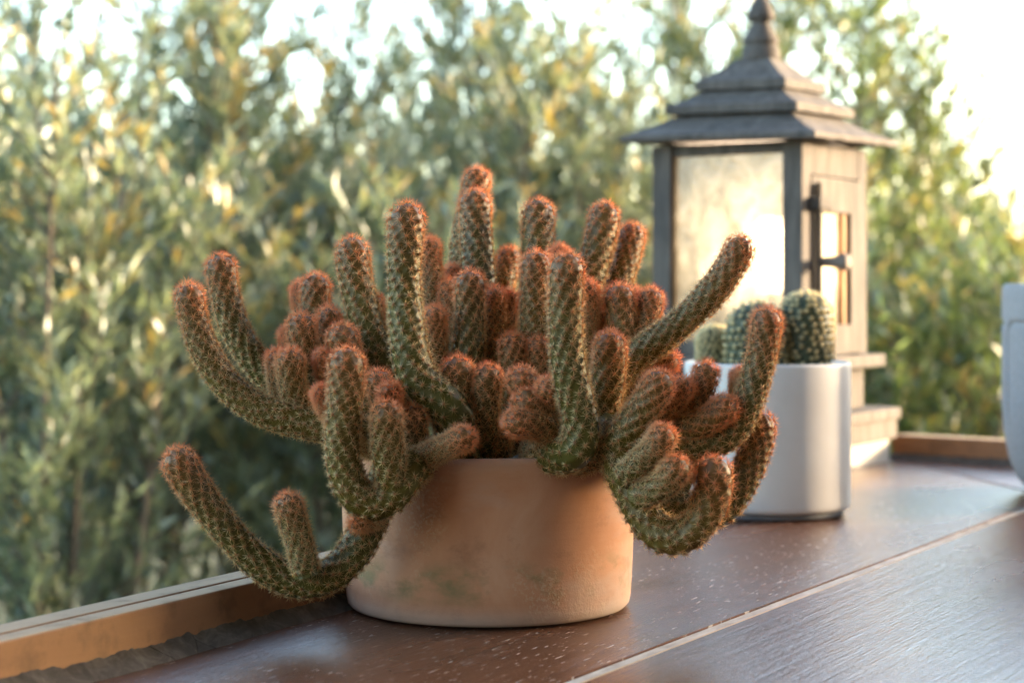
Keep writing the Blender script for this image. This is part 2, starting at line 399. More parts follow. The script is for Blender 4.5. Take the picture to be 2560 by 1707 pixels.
# ------------------------------------------------------------------ cactus stem generator
def stem_mesh(pts, radius, seed, tip_len=.028, n_col=10, star=.0052, spines=16, lift=.26, tub=.0020, red=0.0, keep=1.0, spw=.00023, capf=1.25):
    """pts run from apex to base (world). returns body mesh data and spine mesh data"""
    r = np.random.default_rng(seed)
    c, s = resample(catmull(pts, 10), .0021)
    for _ in range(26):                       # soften kinks so the skin does not stretch
        c[2:-1] = c[2:-1] * .5 + (c[1:-2] + c[3:]) * .25
    c, s = resample(c, .0021)
    L = s[-1]; m = len(c)
    R = np.interp(s / max(L, 1e-6), np.linspace(0, 1, len(radius)), radius) if np.ndim(radius) else np.full(m, float(radius))
    # rounded apex: elliptical cap
    cap = R[0] * capf
    prof = np.where(s < cap, np.sqrt(np.clip(1 - (1 - s / cap) ** 2, 0, 1)), 1.0)
    lump = 1 + .035 * np.interp(s, np.linspace(0, L, max(4, int(L / .02))), r.normal(0, 1, max(4, int(L / .02))))
    rad = R * prof * lump + 1e-5
    T = np.gradient(c, axis=0); T /= np.linalg.norm(T, axis=1)[:, None]
    N = np.zeros_like(c); ref = np.array([0, -1.0, .1]); N[0] = ref - T[0] * np.dot(ref, T[0]); N[0] /= np.linalg.norm(N[0])
    for i in range(1, m):
        v = N[i - 1] - T[i] * np.dot(N[i - 1], T[i]); N[i] = v / np.linalg.norm(v)
    B = np.cross(T, N)
    # surface length for even areole rows
    ds = np.sqrt(np.diff(s) ** 2 + np.diff(rad) ** 2); sl_ = np.r_[0, np.cumsum(ds)]
    row = 2 * math.pi * R.mean() / n_col * .80
    ph0 = r.uniform(0, 6.28); tw = r.choice([-1, 1]) * .5 / row * 2 * math.pi / n_col * .35
    na = n_col * 4
    ang = np.arange(na) * 2 * math.pi / na
    kk = sl_ / row
    # tubercle height field on the same lattice as the areoles
    U = (ang[None, :] - ph0 - tw * sl_[:, None]) * n_col / (2 * math.pi)
    k0 = np.floor(kk)[:, None]
    h = np.zeros_like(U)
    for dk in (0, 1):
        k = k0 + dk
        du = U - .5 * (k % 2); du = du - np.round(du); dv = (kk[:, None] - k) * .80
        h = np.maximum(h, np.clip(1 - (du ** 2 + dv ** 2) / .30, 0, 1))
    fade = np.clip((rad / R.max() - .25) / .4, 0, 1)[:, None]
    disp = tub * (h - .35) * fade
    dirs = N[:, None, :] * np.cos(ang)[None, :, None] + B[:, None, :] * np.sin(ang)[None, :, None]
    V = c[:, None, :] + dirs * (rad[:, None] + disp)[..., None]
    idx = np.arange(m * na).reshape(m, na)
    F = np.stack([idx[:-1], np.roll(idx[:-1], -1, 1), np.roll(idx[1:], -1, 1), idx[1:]], -1).reshape(-1, 4)
    tip_len = min(tip_len, .20 * L)
    tipv = np.clip(np.exp(-s / tip_len) + red, 0, 1)
    batt = dict(tip=np.repeat(tipv, na), bump=h.ravel(), rnd=np.full(m * na, r.random()))
    # areoles
    ar = []
    nk = int(sl_[-1] / row)
    for k in range(nk):
        sk = k * row
        ck = np.interp(sk, sl_, rad)
        cnt = max(1, int(round(n_col * min(1, ck / R.mean())))) if ck < R.mean() * .9 else n_col
        u = (np.arange(cnt) + .5 * (k % 2)) * 2 * math.pi / cnt + ph0 + tw * sk
        ar.append(np.stack([np.full(cnt, sk), u], 1))
    ar = np.vstack(ar)
    ar += np.stack([r.normal(0, row * .11, len(ar)), r.normal(0, .06, len(ar))], 1)
    ar[:, 0] = np.clip(ar[:, 0], 0, sl_[-1])
    if keep < 1: ar = ar[r.random(len(ar)) < keep]
    fi = np.interp(ar[:, 0], sl_, np.arange(m)); i0 = np.clip(fi.astype(int), 0, m - 2); ft = (fi - i0)[:, None]
    lerp = lambda X: X[i0] * (1 - ft) + X[i0 + 1] * ft
    cc, TT, NN, BB = lerp(c), lerp(T), lerp(N), lerp(B)
    rr = np.interp(ar[:, 0], sl_, rad); sa = np.interp(ar[:, 0], sl_, s)
    dr = NN * np.cos(ar[:, 1])[:, None] + BB * np.sin(ar[:, 1])[:, None]
    # surface normal on the cap leans to the apex
    capw = np.clip(1 - sa / cap, 0, 1)[:, None]
    nor = dr * np.sqrt(np.clip(1 - capw ** 2, 0, 1)) - TT * capw; nor /= np.linalg.norm(nor, axis=1)[:, None]
    fa = np.clip((rr / R.max() - .25) / .4, 0, 1)
    pos = cc + dr * (rr + tub * .62 * fa)[:, None]
    t1 = np.cross(nor, dr * .3 + TT + .001); t1 /= np.linalg.norm(t1, axis=1)[:, None]; t2 = np.cross(nor, t1)
    na_ = len(pos); ns = spines
    th = (np.arange(ns)[None, :] + r.uniform(0, 1, (na_, 1))) * 2 * math.pi / ns + r.normal(0, .13, (na_, ns))
    li = np.clip(lift + r.normal(0, .12, (na_, ns)), .08, 1.1)
    li[:, ::4] += r.uniform(.7, 1.8, li[:, ::4].shape)          # every fourth spine stands up
    tipa = np.clip(np.exp(-(sa / tip_len) ** 1.3) + red, 0, 1)
    li = li + .75 * np.exp(-sa / .010)[:, None]
    D = (np.cos(th)[..., None] * t1[:, None] + np.sin(th)[..., None] * t2[:, None]) + li[..., None] * nor[:, None]
    D /= np.linalg.norm(D, axis=2)[..., None]
    ln = star * r.uniform(.78, 1.15, (na_, ns)) * (.88 + .42 * np.exp(-sa / .016))[:, None]
    b0 = (pos[:, None] + D * .0002)
    tp = b0 + D * ln[..., None] + (-nor[:, None]) * (ln * .10)[..., None]
    sd = np.cross(D, nor[:, None] + .01); sd /= np.linalg.norm(sd, axis=2)[..., None] + 1e-9
    ud = np.cross(D, sd)
    wd = spw
    v0 = b0 + sd * wd; v1 = b0 - sd * wd * .5 + ud * wd * .85; v2 = b0 - sd * wd * .5 - ud * wd * .85
    SV = np.stack([v0, v1, v2, tp], 2).reshape(-1, 3)
    q = np.arange(na_ * ns)[:, None] * 4
    SF = np.concatenate([q + np.array([[0, 1, 3]]), q + np.array([[1, 2, 3]]), q + np.array([[2, 0, 3]])], 1).reshape(-1, 3)
    satt = dict(along=np.tile([0, 0, 0, 1.0], na_ * ns), tip=np.repeat((np.clip(tipa, 0, 1)[:, None] * np.where(np.arange(ns) % 4 == 0, 1.0, .85)[None, :]).ravel(), 4), rnd=np.repeat(r.random(na_ * ns), 4))
    return (V.reshape(-1, 3), F, batt), (SV, SF, satt)
def add_stem(parent, pts, radius, seed, name='stem', ms=None, msp=None, label=None, **kw):
    (V, F, ba), (SV, SF, sa) = stem_mesh(pts, radius, seed, **kw)
    o = np.asarray(parent.location)
    b = link(name, mesh(name, V - o, F, True, ba), ms or M_STEM, parent)
    if label: b['label'] = label
    sp = link('spines', mesh('spines', SV - o, SF, False, sa), msp or M_SPINE, b); sp['kind'] = 'stuff'
    return b

# ------------------------------------------------------------------ terracotta pot with the finger cactus
PC = np.array([-.0165, 1.262]); PR, PH = .1035, .1125
prof = [(.0, .0), (.092, .0), (.0965, .0009), (.0985, .0032), (.0995, .008), (.1003, .020), (.1012, .045), (.1023, .075), (.1032, .100), (.1036, .1085), (.1030, .1118), (.1012, .1128), (.0985, .1120), (.0970, .1090), (.0962, .098), (.0955, .09)]
V, F = revolve([(a, b * .974) for a, b in prof[1:]], 128, True)
V = np.array(V)
th = np.arctan2(V[:, 1], V[:, 0])
kz = np.clip(V[:, 2] / PH, 0, 1)
V[:, 2] += kz ** 3 * (.0028 * V[:, 0] / PR + .0006 * np.sin(3 * th + 1) + .0004 * np.sin(7 * th))
V[:, :2] *= (1 + .004 * np.sin(2 * th + .5) * kz + .002 * np.sin(5 * th))[:, None]
pot = link('terracotta_pot', mesh('terracotta_pot', V, F, True), M_TERRA); pot.location = (PC[0], PC[1], .0012)
tag(pot, 'round terracotta pot with green stains holding the many-stemmed finger cactus', 'pot')
V, F = revolve([(.0965, .0985), (.07, .101), (.03, .103), (.004, .104)], 48, False, True)
soil = link('potting_soil', mesh('potting_soil', V, F, True), m_simple('dark_soil', (.012, .010, .008), (.035, .03, .024), 120, .95, .8, .003)); soil.location = (PC[0], PC[1], 0)
tag(soil, 'dark soil filling the terracotta pot under the cactus', 'soil', kind='stuff')
# gravel on the soil
VV, FF = [], []
r5 = np.random.default_rng(5)
ico = [(0, 0, 1), (.894, 0, .447), (.276, .851, .447), (-.724, .526, .447), (-.724, -.526, .447), (.276, -.851, .447), (.724, .526, -.447), (-.276, .851, -.447), (-.894, 0, -.447), (-.276, -.851, -.447), (.724, -.526, -.447), (0, 0, -1)]
icf = [(0, 1, 2), (0, 2, 3), (0, 3, 4), (0, 4, 5), (0, 5, 1), (1, 6, 2), (2, 7, 3), (3, 8, 4), (4, 9, 5), (5, 10, 1), (2, 6, 7), (3, 7, 8), (4, 8, 9), (5, 9, 10), (1, 10, 6), (6, 11, 7), (7, 11, 8), (8, 11, 9), (9, 11, 10), (10, 11, 6)]
ico = np.array(ico)
for i in range(420):
    a = r5.uniform(0, 6.28); rr = math.sqrt(r5.uniform(0, 1)) * .092
    sz = r5.uniform(.0028, .0058)
    v = ico * sz * r5.uniform(.6, 1.15, (12, 3)) * np.array([1.2, 1, .75])
    o = len(VV) * 12
    VV.append(v + np.array([rr * math.cos(a), rr * math.sin(a), .1035 + r5.uniform(0, .003)]))
    FF += [tuple(o + x for x in f) for f in icf]
gr = link('gravel', mesh('gravel', np.vstack(VV), FF, False), m_simple('grey_gravel', (.10, .11, .10), (.34, .35, .33), 70, .85)); gr.location = (PC[0], PC[1], 0)
tag(gr, 'grey gravel on the soil of the terracotta pot', 'gravel', kind='stuff')

cactus = empty('finger_cactus', (PC[0], PC[1], .10))
tag(cactus, 'sprawling finger cactus with many rust-tipped spiny stems in the terracotta pot', 'cactus')
K2 = 2560 / 2352
def st(points, r, Yt, Yb, root=None, r_base=None, **kw):
    """points: apex -> base in the 2352 wide view; r outline radius there; Yt / Yb depth at apex / base"""
    n = len(points)
    ys = np.linspace(Yt, Yb, n)
    w3 = [PD(x, y, Y) for (x, y), Y in zip(points, ys)]
    # the spines stand out beyond the body, so the body apex lies a little inside
    Ym = (Yt + Yb) / 2
    rm = (r - 10.5) * K2 * Ym / FPX
    d0 = w3[1] - w3[0]; d0 /= np.linalg.norm(d0); w3[0] = w3[0] + d0 * .0028
    rb = rm if r_base is None else (r_base - 9) * K2 * Ym / FPX
    rads = [rm, rm, rm + (rb - rm) * .5, rb]
    if root == 'soil':
        l = w3[-1]; v = l[:2] - PC; dn = np.linalg.norm(v); tgt = PC + v / (dn + 1e-9) * min(dn * .75, .075)
        mid = np.array([l[0] * .6 + tgt[0] * .4, l[1] * .6 + tgt[1] * .4, (l[2] * .45 + .105 * .55)])
        w3 += [mid, np.array([tgt[0], tgt[1], .1])]
    elif root is not None: w3 += [np.array(root)]
    kw['red'] = kw.get('red', 0) * .4
    kw.setdefault('seed', int(points[0][0] * 7 + points[0][1]))
    return add_stem(cactus, w3, rads, **kw)
S = 'soil'
# long stems on the left
st([(429, 642), (441, 720), (470, 805), (522, 885), (595, 940), (680, 968), (760, 985), (850, 1000)], 40, 1.20, 1.20, (-.075, 1.225, .112), 44)
st([(501, 578), (512, 650), (532, 735), (567, 805), (612, 860), (670, 905), (740, 945)], 40, 1.27, 1.27, S, 42)
st([(634, 795), (638, 865), (650, 930), (690, 965)], 29, 1.225, 1.225, red=.25)
st([(664, 793), (669, 860), (680, 930), (715, 965)], 36, 1.20, 1.21, red=.2)
st([(727, 622), (722, 690), (726, 760), (760, 850)], 40, 1.30, 1.29, S, red=.12)
st([(690, 640), (693, 700), (710, 780)], 27, 1.32, 1.31, S, red=.25)
st([(693, 712), (692, 775), (708, 850), (760, 930)], 39, 1.24, 1.24, S, red=.12)
st([(662, 745), (664, 800), (690, 870)], 24, 1.27, 1.26, S, red=.2)
st([(757, 698), (755, 760), (775, 840)], 34, 1.26, 1.26, S, red=.15)
st([(779, 737), (790, 795), (812, 860), (850, 930)], 42, 1.22, 1.23, S, red=.15)
st([(741, 798), (744, 850), (765, 910)], 25, 1.21, 1.22, S, red=.2)
st([(733, 880), (742, 930), (780, 985)], 24, 1.17, 1.18, S, red=.25)
st([(806, 537), (813, 620), (833, 712), (858, 800), (892, 880)], 44, 1.26, 1.25, S, 46)
st([(857, 668), (860, 745), (880, 845)], 30, 1.27, 1.26, S, red=.08)
# front left pair hanging over the rim
st([(794, 790), (796, 870), (790, 950), (786, 1030), (798, 1105), (836, 1158), (890, 1150), (935, 1085)], 46, 1.125, 1.14, (-.055, 1.195, .112), 50, label='thick stem hanging over the left rim of the pot')
st([(887, 914), (888, 985), (893, 1055), (905, 1120)], 42, 1.12, 1.135, None, 44)
st([(946, 922), (950, 990), (940, 1070)], 40, 1.165, 1.165, S, red=.25)
st([(862, 845), (872, 890), (900, 960)], 37, 1.19, 1.20, S, red=.3)
st([(893, 884), (900, 930), (925, 1000)], 30, 1.15, 1.18, S, red=.3)
st([(806, 1192), (838, 1203), (872, 1190)], 27, 1.13, 1.15, red=.35)
# lowest stem, reaching out over the rail
st([(392, 1024), (428, 1092), (482, 1168), (545, 1245), (608, 1302), (676, 1335), (745, 1332), (802, 1285), (838, 1225), (870, 1150), (905, 1060)], 44, 1.13, 1.16, (-.065, 1.215, .11), 50, label='lowest stem curving out to the left over the wooden rail')
st([(653, 1126), (671, 1190), (689, 1250), (706, 1320)], 38, 1.125, 1.13)
# tall centre stems
st([(937, 458), (930, 560), (928, 660), (936, 765), (950, 850), (990, 905), (1040, 940)], 46, 1.18, 1.17, S, 54)
st([(984, 540), (990, 620), (1000, 720)], 30, 1.29, 1.28, S)
st([(1101, 383), (1086, 460), (1064, 560), (1058, 660)], 36, 1.37, 1.34, S)
st([(1091, 430), (1092, 520), (1096, 600), (1102, 690)], 43, 1.33, 1.31, S)
st([(1079, 614), (1079, 700), (1077, 790), (1074, 860)], 43, 1.245, 1.245, S)
st([(1030, 635), (1032, 700), (1042, 780)], 31, 1.28, 1.27, S, red=.1)
st([(1038, 603), (1042, 660), (1050, 740)], 25, 1.32, 1.31, S, red=.1)
st([(998, 696), (999, 765), (1004, 840)], 31, 1.23, 1.24, S, red=.12)
st([(1135, 652), (1136, 740), (1136, 830)], 31, 1.27, 1.26, S)
st([(1172, 660), (1166, 720), (1160, 800)], 26, 1.28, 1.27, S, red=.12)
st([(1178, 570), (1162, 625), (1146, 690)], 35, 1.36, 1.33, S)
st([(1237, 455), (1235, 530), (1233, 620)], 43, 1.33, 1.31, S)
st([(1233, 569), (1230, 660), (1227, 760), (1228, 830)], 41, 1.25, 1.25, S)
st([(1286, 558), (1285, 620), (1285, 700)], 24, 1.29, 1.28, S, red=.12)
st([(1304, 572), (1299, 660), (1299, 760), (1308, 860), (1330, 945), (1338, 1010), (1318, 1042)], 45, 1.135, 1.145, (.018, 1.19, .112), 52, label='long front stem curving down onto the pot rim')
st([(1351, 638), (1353, 720), (1346, 810)], 28, 1.24, 1.25, S)
st([(1393, 460), (1380, 540), (1360, 620), (1342, 710)], 42, 1.34, 1.32, S)
st([(1456, 510), (1445, 575), (1420, 650), (1390, 740)], 38, 1.36, 1.33, S)
st([(1420, 645), (1425, 715), (1428, 790)], 40, 1.25, 1.25, S, red=.12)
st([(1497, 655), (1490, 720), (1462, 800)], 35, 1.26, 1.25, S, red=.12)
st([(1462, 655), (1455, 710), (1445, 780)], 28, 1.29, 1.28, S, red=.15)
st([(1378, 705), (1384, 760), (1385, 820)], 29, 1.26, 1.26, S, red=.15)
st([(1402, 754), (1400, 830), (1392, 920), (1384, 985)], 43, 1.17, 1.18, S, 32)
# long stem in front of the lit lantern and the right-hand cluster
st([(1714, 537), (1680, 612), (1618, 692), (1540, 762), (1465, 815), (1410, 870), (1370, 930)], 39, 1.20, 1.21, S, 46, label='long slanting stem reaching up in front of the lit lantern')
st([(1562, 812), (1510, 850), (1440, 890), (1400, 930)], 30, 1.22, 1.22, S, red=.2)
st([(1532, 848), (1504, 900), (1462, 960), (1415, 1020)], 43, 1.135, 1.15, S, 40)
st([(1583, 864), (1560, 905), (1515, 960), (1470, 1000)], 32, 1.16, 1.17, S, red=.1)
st([(1627, 824), (1617, 880), (1592, 940), (1550, 985)], 35, 1.175, 1.175, S, red=.1)
st([(1694, 912), (1652, 950), (1600, 978), (1550, 990)], 37, 1.155, 1.165, S, red=.1)
st([(1764, 700), (1756, 780), (1736, 870), (1702, 965), (1650, 1015), (1580, 1020), (1490, 1010)], 41, 1.165, 1.17, S, 42)
st([(1702, 840), (1694, 890), (1690, 950)], 20, 1.18, 1.18, red=.2)
st([(1748, 935), (1738, 1020), (1702, 1110), (1645, 1180), (1560, 1160), (1480, 1090)], 44, 1.19, 1.18, (.075, 1.215, .112), 46)
st([(1632, 1043), (1642, 1120), (1608, 1205), (1550, 1240), (1492, 1205), (1448, 1125), (1420, 1050), (1405, 985)], 46, 1.115, 1.16, (.058, 1.20, .112), 56, label='thick stem hanging low over the right rim of the pot')
st([(1537, 977), (1512, 1022), (1462, 1070), (1430, 1100)], 37, 1.105, 1.13, red=.05)
st([(1568, 1048), (1545, 1095), (1500, 1130), (1460, 1140)], 39, 1.10, 1.125, red=.05)
st([(1600, 985), (1588, 1050), (1560, 1115)], 32, 1.185, 1.18, None, red=.3)
# short stems in the shaded middle
st([(1049, 812), (1051, 880), (1060, 950), (1075, 1000)], 43, 1.185, 1.19, S, red=.15)
st([(1121, 830), (1118, 900), (1110, 970)], 40, 1.18, 1.19, S, red=.18)
st([(1176, 757), (1179, 820), (1180, 890)], 37, 1.24, 1.24, S, red=.18)
st([(1236, 766), (1236, 830), (1235, 900)], 34, 1.24, 1.24, S, red=.2)
st([(1172, 852), (1205, 882), (1250, 925)], 38, 1.165, 1.18, S, red=.22)
st([(1255, 868), (1262, 910), (1280, 960)], 34, 1.15, 1.17, S, red=.22)
st([(1178, 915), (1225, 935), (1280, 955)], 40, 1.15, 1.17, S, red=.25)
st([(1158, 972), (1205, 972), (1265, 985)], 37, 1.135, 1.16, S, red=.25)
st([(1090, 995), (1040, 1018), (985, 1045), (930, 1065)], 34, 1.125, 1.16, red=.2)
st([(1142, 965), (1140, 1010), (1145, 1050)], 36, 1.20, 1.20, S, red=.2)

# ------------------------------------------------------------------ white pot with three round cacti
WC = np.array([.2535, 1.788]); WR = .0815
wp = empty('white_pot', (WC[0], WC[1], .0006)); tag(wp, 'smooth white cylindrical pot with grey foot standing before the lantern', 'pot')
wprof = [(.070, .0062), (.0785, .0066), (.0806, .0085), (.0815, .0125), (.0817, .06), (.0819, .120), (.0820, .1455), (.0816, .1485), (.0806, .1495), (.0796, .1490), (.0788, .1465), (.0785, .118)]
V, F = revolve(wprof, 96, True); M_WHITE = m_simple('matt_white_ceramic', (.50, .475, .445), (.54, .515, .485), 30, .45, .03, .0005)
link('pot_body', mesh('pot_body', V, F, True), M_WHITE, wp)
V, F = revolve([(.072, 0), (.0748, .0008), (.0755, .0030), (.0750, .0061)], 96, True, True)
link('foot_ring', mesh('foot_ring', V, F, True), m_simple('grey_foot', (.10, .10, .105), (.15, .15, .15), 30, .6), wp)
V, F = revolve([(.0784, .1275), (.05, .1285), (.004, .129)], 48, False, True)
ws = link('pot_soil', mesh('pot_soil', V, F, True), m_simple('grey_soil', (.03, .028, .025), (.08, .07, .06), 120, .95, .8, .003)); ws.location = (WC[0], WC[1], 0)
tag(ws, 'dark soil inside the white pot', 'soil', kind='stuff')
M_BARREL = m_simple('barrel_skin', (.025, .034, .014), (.045, .055, .022), 60, .6)
def barrel(x, top, r, Y, lean, seed, label):
    k = K2
    a = PD(x, top + 5, Y); rm = (r - 5) * k * Y / FPX
    base = np.array([a[0] - lean, Y, .122])
    e = empty('round_cactus', tuple(base)); tag(e, label, 'cactus', 'round cacti in the white pot')
    pts = [a, a * .66 + base * .34, a * .33 + base * .67, base]
    add_stem(e, pts, [rm * .93, rm * 1.0, rm * 1.0, rm * .9], seed, name='body', ms=M_BARREL, msp=M_SPINE_Y, n_col=19, star=.0052, spines=20, lift=.7, tub=.0030, tip_len=.02, spw=.00038, capf=1.0)
barrel(1852, 668, 63, 1.765, .002, 31, 'rightmost dark green round cactus with pale spines in the white pot')
barrel(1739, 690, 72, 1.755, 0, 32, 'middle and widest round cactus in the white pot, partly behind a rust-tipped stem')
barrel(1641, 746, 42, 1.79, -.002, 33, 'smallest, leftmost round cactus in the white pot')

# ------------------------------------------------------------------ grey pot cut by the right edge
gp_c = (.6560, 1.955)
gprof = [(.082, 0), (.094, .004), (.104, .016), (.1125, .038), (.1178, .066), (.1198, .095)]
gprof += [(.1200, z) for z in np.linspace(.10, .212, 60)] + [(.1196, .2215), (.1180, .2260), (.1155, .2275), (.112, .2260), (.110, .215), (.109, .16)]
V, F = revolve(gprof, 720, True)
V = np.array(V); th = np.arctan2(V[:, 1], V[:, 0]); z = V[:, 2]; rr = np.hypot(V[:, 0], V[:, 1])
# engraved tall arches all round
per = 2 * math.pi / 9
x = ((th - math.radians(179.7)) % per) - per / 2
xa = np.abs(x) * .12; top = .185; wdt = .034
arch = np.where(z > top - .012, np.hypot(np.clip(xa - wdt + .012, 0, 1), z - top + .012) - .012, xa - wdt)
bot = (z > .075)
g = np.exp(-(arch / .0020) ** 2) * bot * (z < top + .004)
outer = rr > .1115
f_ = 1 - .0045 * g * outer / np.maximum(rr, .01)
V[:, 0] *= f_; V[:, 1] *= f_
gp = link('grey_pot', mesh('grey_pot', V, F, True), m_simple('grey_concrete', (.20, .20, .205), (.27, .27, .275), 260, .9, .35, .001, .2)); gp.location = (gp_c[0], gp_c[1], .0008)
tag(gp, 'grey concrete pot with engraved lines cut off by the right edge', 'pot')

# ------------------------------------------------------------------ wooden lantern
LP = math.radians(33); LC = np.array([.318, 2.30])
lan = empty('lantern', (LC[0], LC[1], .03), -LP)
tag(lan, 'weathered wooden lantern with tiered roof, finial and glowing glass panes', 'lantern')
# local x = along the front face to the right, local y = receding
def lbox(name, x0, x1, y0, y1, z0, z1, mat=M_WEATH, b=.0015, parent=None):
    return link(name, box(x0, x1, y0, y1, z0 - .03, z1 - .03, b), mat, parent or lan)
H = .1021
lbox('base_block', -.132, .132, -.132, .132, .030, .0548, b=.002)
lbox('base_plate', -.1363, .1363, -.1363, .1363, .055, .0702, b=.003)
lbox('neck', -.099, .099, -.099, .099, .0704, .1228)
lbox('sill_plate', -.121, .121, -.121, .121, .123, .1392, b=.003)
ZB, ZT = .1394, .402
PW = .026
for sx in (-1, 1):
    for sy in (-1, 1):
        x0, x1 = sorted((sx * H, sx * (H - PW))); y0, y1 = sorted((sy * H, sy * (H - PW)))
        lbox('corner_post', x0, x1, y0, y1, ZB, ZT)
IN = H - PW
M_WARM = m_weathered(); 
for k in range(4):
    e = []
    rot = k * math.pi / 2
    def lb(name, x0, x1, y0, y1, z0, z1, mat=M_WEATH, b=.001, parent=None):
        o = link(name, box(x0, x1, y0, y1, z0 - .03, z1 - .03, b), mat, parent or lan); o.rotation_euler = (0, 0, rot); return o
    if k == 1:
        # door on the right-hand face: frame, pane, latch and knob
        lb('lintel', -IN + .0002, IN - .0002, -H + .0008, -H + .020, .362, ZT)
        d = lb('door', -IN + .001, -IN + .030, -H - .001, -H + .014, ZB + .002, .360)
        for nm, (x0, x1, z0, z1) in {'stile': (IN - .028, IN - .001, ZB + .002, .360), 'top_rail': (-IN + .0302, IN - .0282, .318, .3598), 'bottom_rail': (-IN + .0302, IN - .0282, ZB + .0022, .178)}.items():
            o = link(nm, box(x0, x1, -H - .0008, -H + .0138, z0 - .03, z1 - .03, .001), M_WEATH, d)
        link('pane', box(-IN + .0285, IN - .0265, -H + .0105, -H + .0130, .178 - .032, .318 - .028), M_GLASS, d)
        M_JAMB_LIT = m_simple('orange_lit_jamb', (.34, .17, .07), (.48, .27, .12), 30, .7)  # orange light on the jamb is put into its colour
        link('jamb', box(IN - .0405, IN - .0284, -H + .0045, -H + .0136, .1782 - .03, .3178 - .03, .001), M_JAMB_LIT, d)
        M_LATCH = m_simple('latch_wood', (.05, .042, .036), (.10, .085, .072), 40, .8)
        link('latch_bar', box(-IN + .0065, -IN + .0135, -H - .0105, -H - .0025, .172 - .03, .352 - .03, .002), M_LATCH, d)
        link('latch_catch', box(-IN - .008, -IN + .034, -H - .016, -H - .0107, .319 - .03, .334 - .03, .003), M_WEATH, d)
        link('latch_catch', box(-IN - .0085, -IN - .001, -H - .0106, -H + .0005, .319 - .03, .334 - .03, .001), M_WEATH, d)
        V, F = revolve([(.006, 0), (.0065, .008), (.0075, .016), (.0098, .024), (.0105, .029), (.0095, .032), (.006, .0335)], 20, True, True)
        kn = link('knob', mesh('knob', V, F, True), m_simple('knob_wood', (.10, .08, .068), (.20, .165, .14), 60, .75), d)
        kn.rotation_euler = (math.pi / 2, 0, 0); kn.location = (-IN + .012, -H - .0108, .2555 - .03)
    else:
        lb('lintel', -IN + .0002, IN - .0002, -H + .006, -H + .020, .388, ZT)
        lb('bottom_rail', -IN + .0002, IN - .0002, -H + .006, -H + .020, ZB, .158)
        lb('pane', -IN + .0003, IN - .0003, -H + .0115, -H + .0140, .1575, .3885, M_GLASS, 0)
# roof: three stepped tiers; the handmade roof sags a little to the front corner
def sag(x, y): return .0060 * (y - x) / .26 * 1.0 + 0.0 * x
def tier(name, half0, half1, z0, z1, th, parent=None, curve=.35, under=None):
    """square tier: vertical edge th, then a slightly hollow slope up to half1 at z1"""
    prof = [(half0 * .97, z0), (half0, z0 + .0008), (half0, z0 + th)]
    for t in np.linspace(.12, 1, 8):
        prof.append((half0 + (half1 - half0) * t, z0 + th + (z1 - z0 - th) * (t * (1 - curve) + curve * t * t)))
    N = 14
    V, F = [], []
    for (hh, zz) in prof:
        ring = []
        for s in range(4):
            for i in range(N):
                u = -1 + 2 * i / N
                x, y = [(u, -1), (1, u), (-u, 1), (-1, -u)][s]
                ring.append((x * hh, y * hh))
        for (x, y) in ring:
            wv = .0004 * math.sin(x * 130 + y * 90 + half0 * 300) + .0003 * math.sin(x * 310 - y * 200)
            V.append((x, y, zz - .03 + sag(x, y) + wv))
    n4 = 4 * N
    for j in range(len(prof) - 1):
        for i in range(n4): F.append((j * n4 + i, j * n4 + (i + 1) % n4, (j + 1) * n4 + (i + 1) % n4, (j + 1) * n4 + i))
    F.append(tuple(reversed(range(n4)))); F.append(tuple((len(prof) - 1) * n4 + i for i in range(n4)))
    return link(name, mesh(name, V, F, False), M_WEATH, parent or lan)
roof = tier('roof', .1318, .072, .4070, .4455, .0075)
tier('roof_tier', .0900, .050, .4425, .4770, .0110, roof)
tier('roof_tier', .0620, .0225, .4735, .5150, .0115, roof)
fz = lambda y: EYE + (HORIZON - y) * 2.3 / FPX - .03
kx = 2.3 / FPX / 2 * 1.12
fp = [(88, 156), (86, 148), (84, 125), (80, 121), (72, 117), (74, 113), (81, 108), (80, 102), (74, 98), (73, 93), (70, 90), (60, 80), (50, 70), (42, 62), (40, 58), (50, 54), (60, 50), (63, 44), (61, 36), (54, 24), (46, 14), (36, 4), (26, -6), (12, -14), (3, -17)]
V, F = revolve([(a * kx, fz(b)) for a, b in fp], 20, True, True)
link('finial', mesh('finial', V, F, True), M_WEATH, roof)
# bulb
V, F = revolve([(.004, -.03), (.009, -.026), (.010, -.018), (.016, -.010), (.021, .001), (.0225, .010), (.020, .020), (.013, .0275), (.002, .031)], 24, True, True)
BZ = EYE + (HORIZON - 640) * 2.3 / FPX - .03
bulb = link('bulb', mesh('bulb', V, F, True), m_emit('bulb_glow', (1.0, .84, .64), 26.0), lan); bulb.location = (.026, -.02, BZ); bulb.scale = (1.6, 1.6, 1.6)
V, F = revolve([(.011, -.05), (.012, -.03)], 20, True, True)
link('socket', mesh('socket', V, F), M_DARKMETAL, bulb)
V, F = revolve([(.004, (-BZ + .1095) / 1.6), (.004, -.05)], 8, True, True)
link('stalk', mesh('stalk', V, F), M_DARKMETAL, bulb)
# pillar that carries the lantern, outside the rail
pil = link('lantern_pillar', box(-.125, .125, -.125, .125, G_Z, .0297, .004), m_simple('pillar_plaster', (.32, .29, .25), (.42, .39, .34), 6, .9)); pil.location = (LC[0], LC[1], 0); pil.rotation_euler = (0, 0, -LP)
tag(pil, kind='structure')

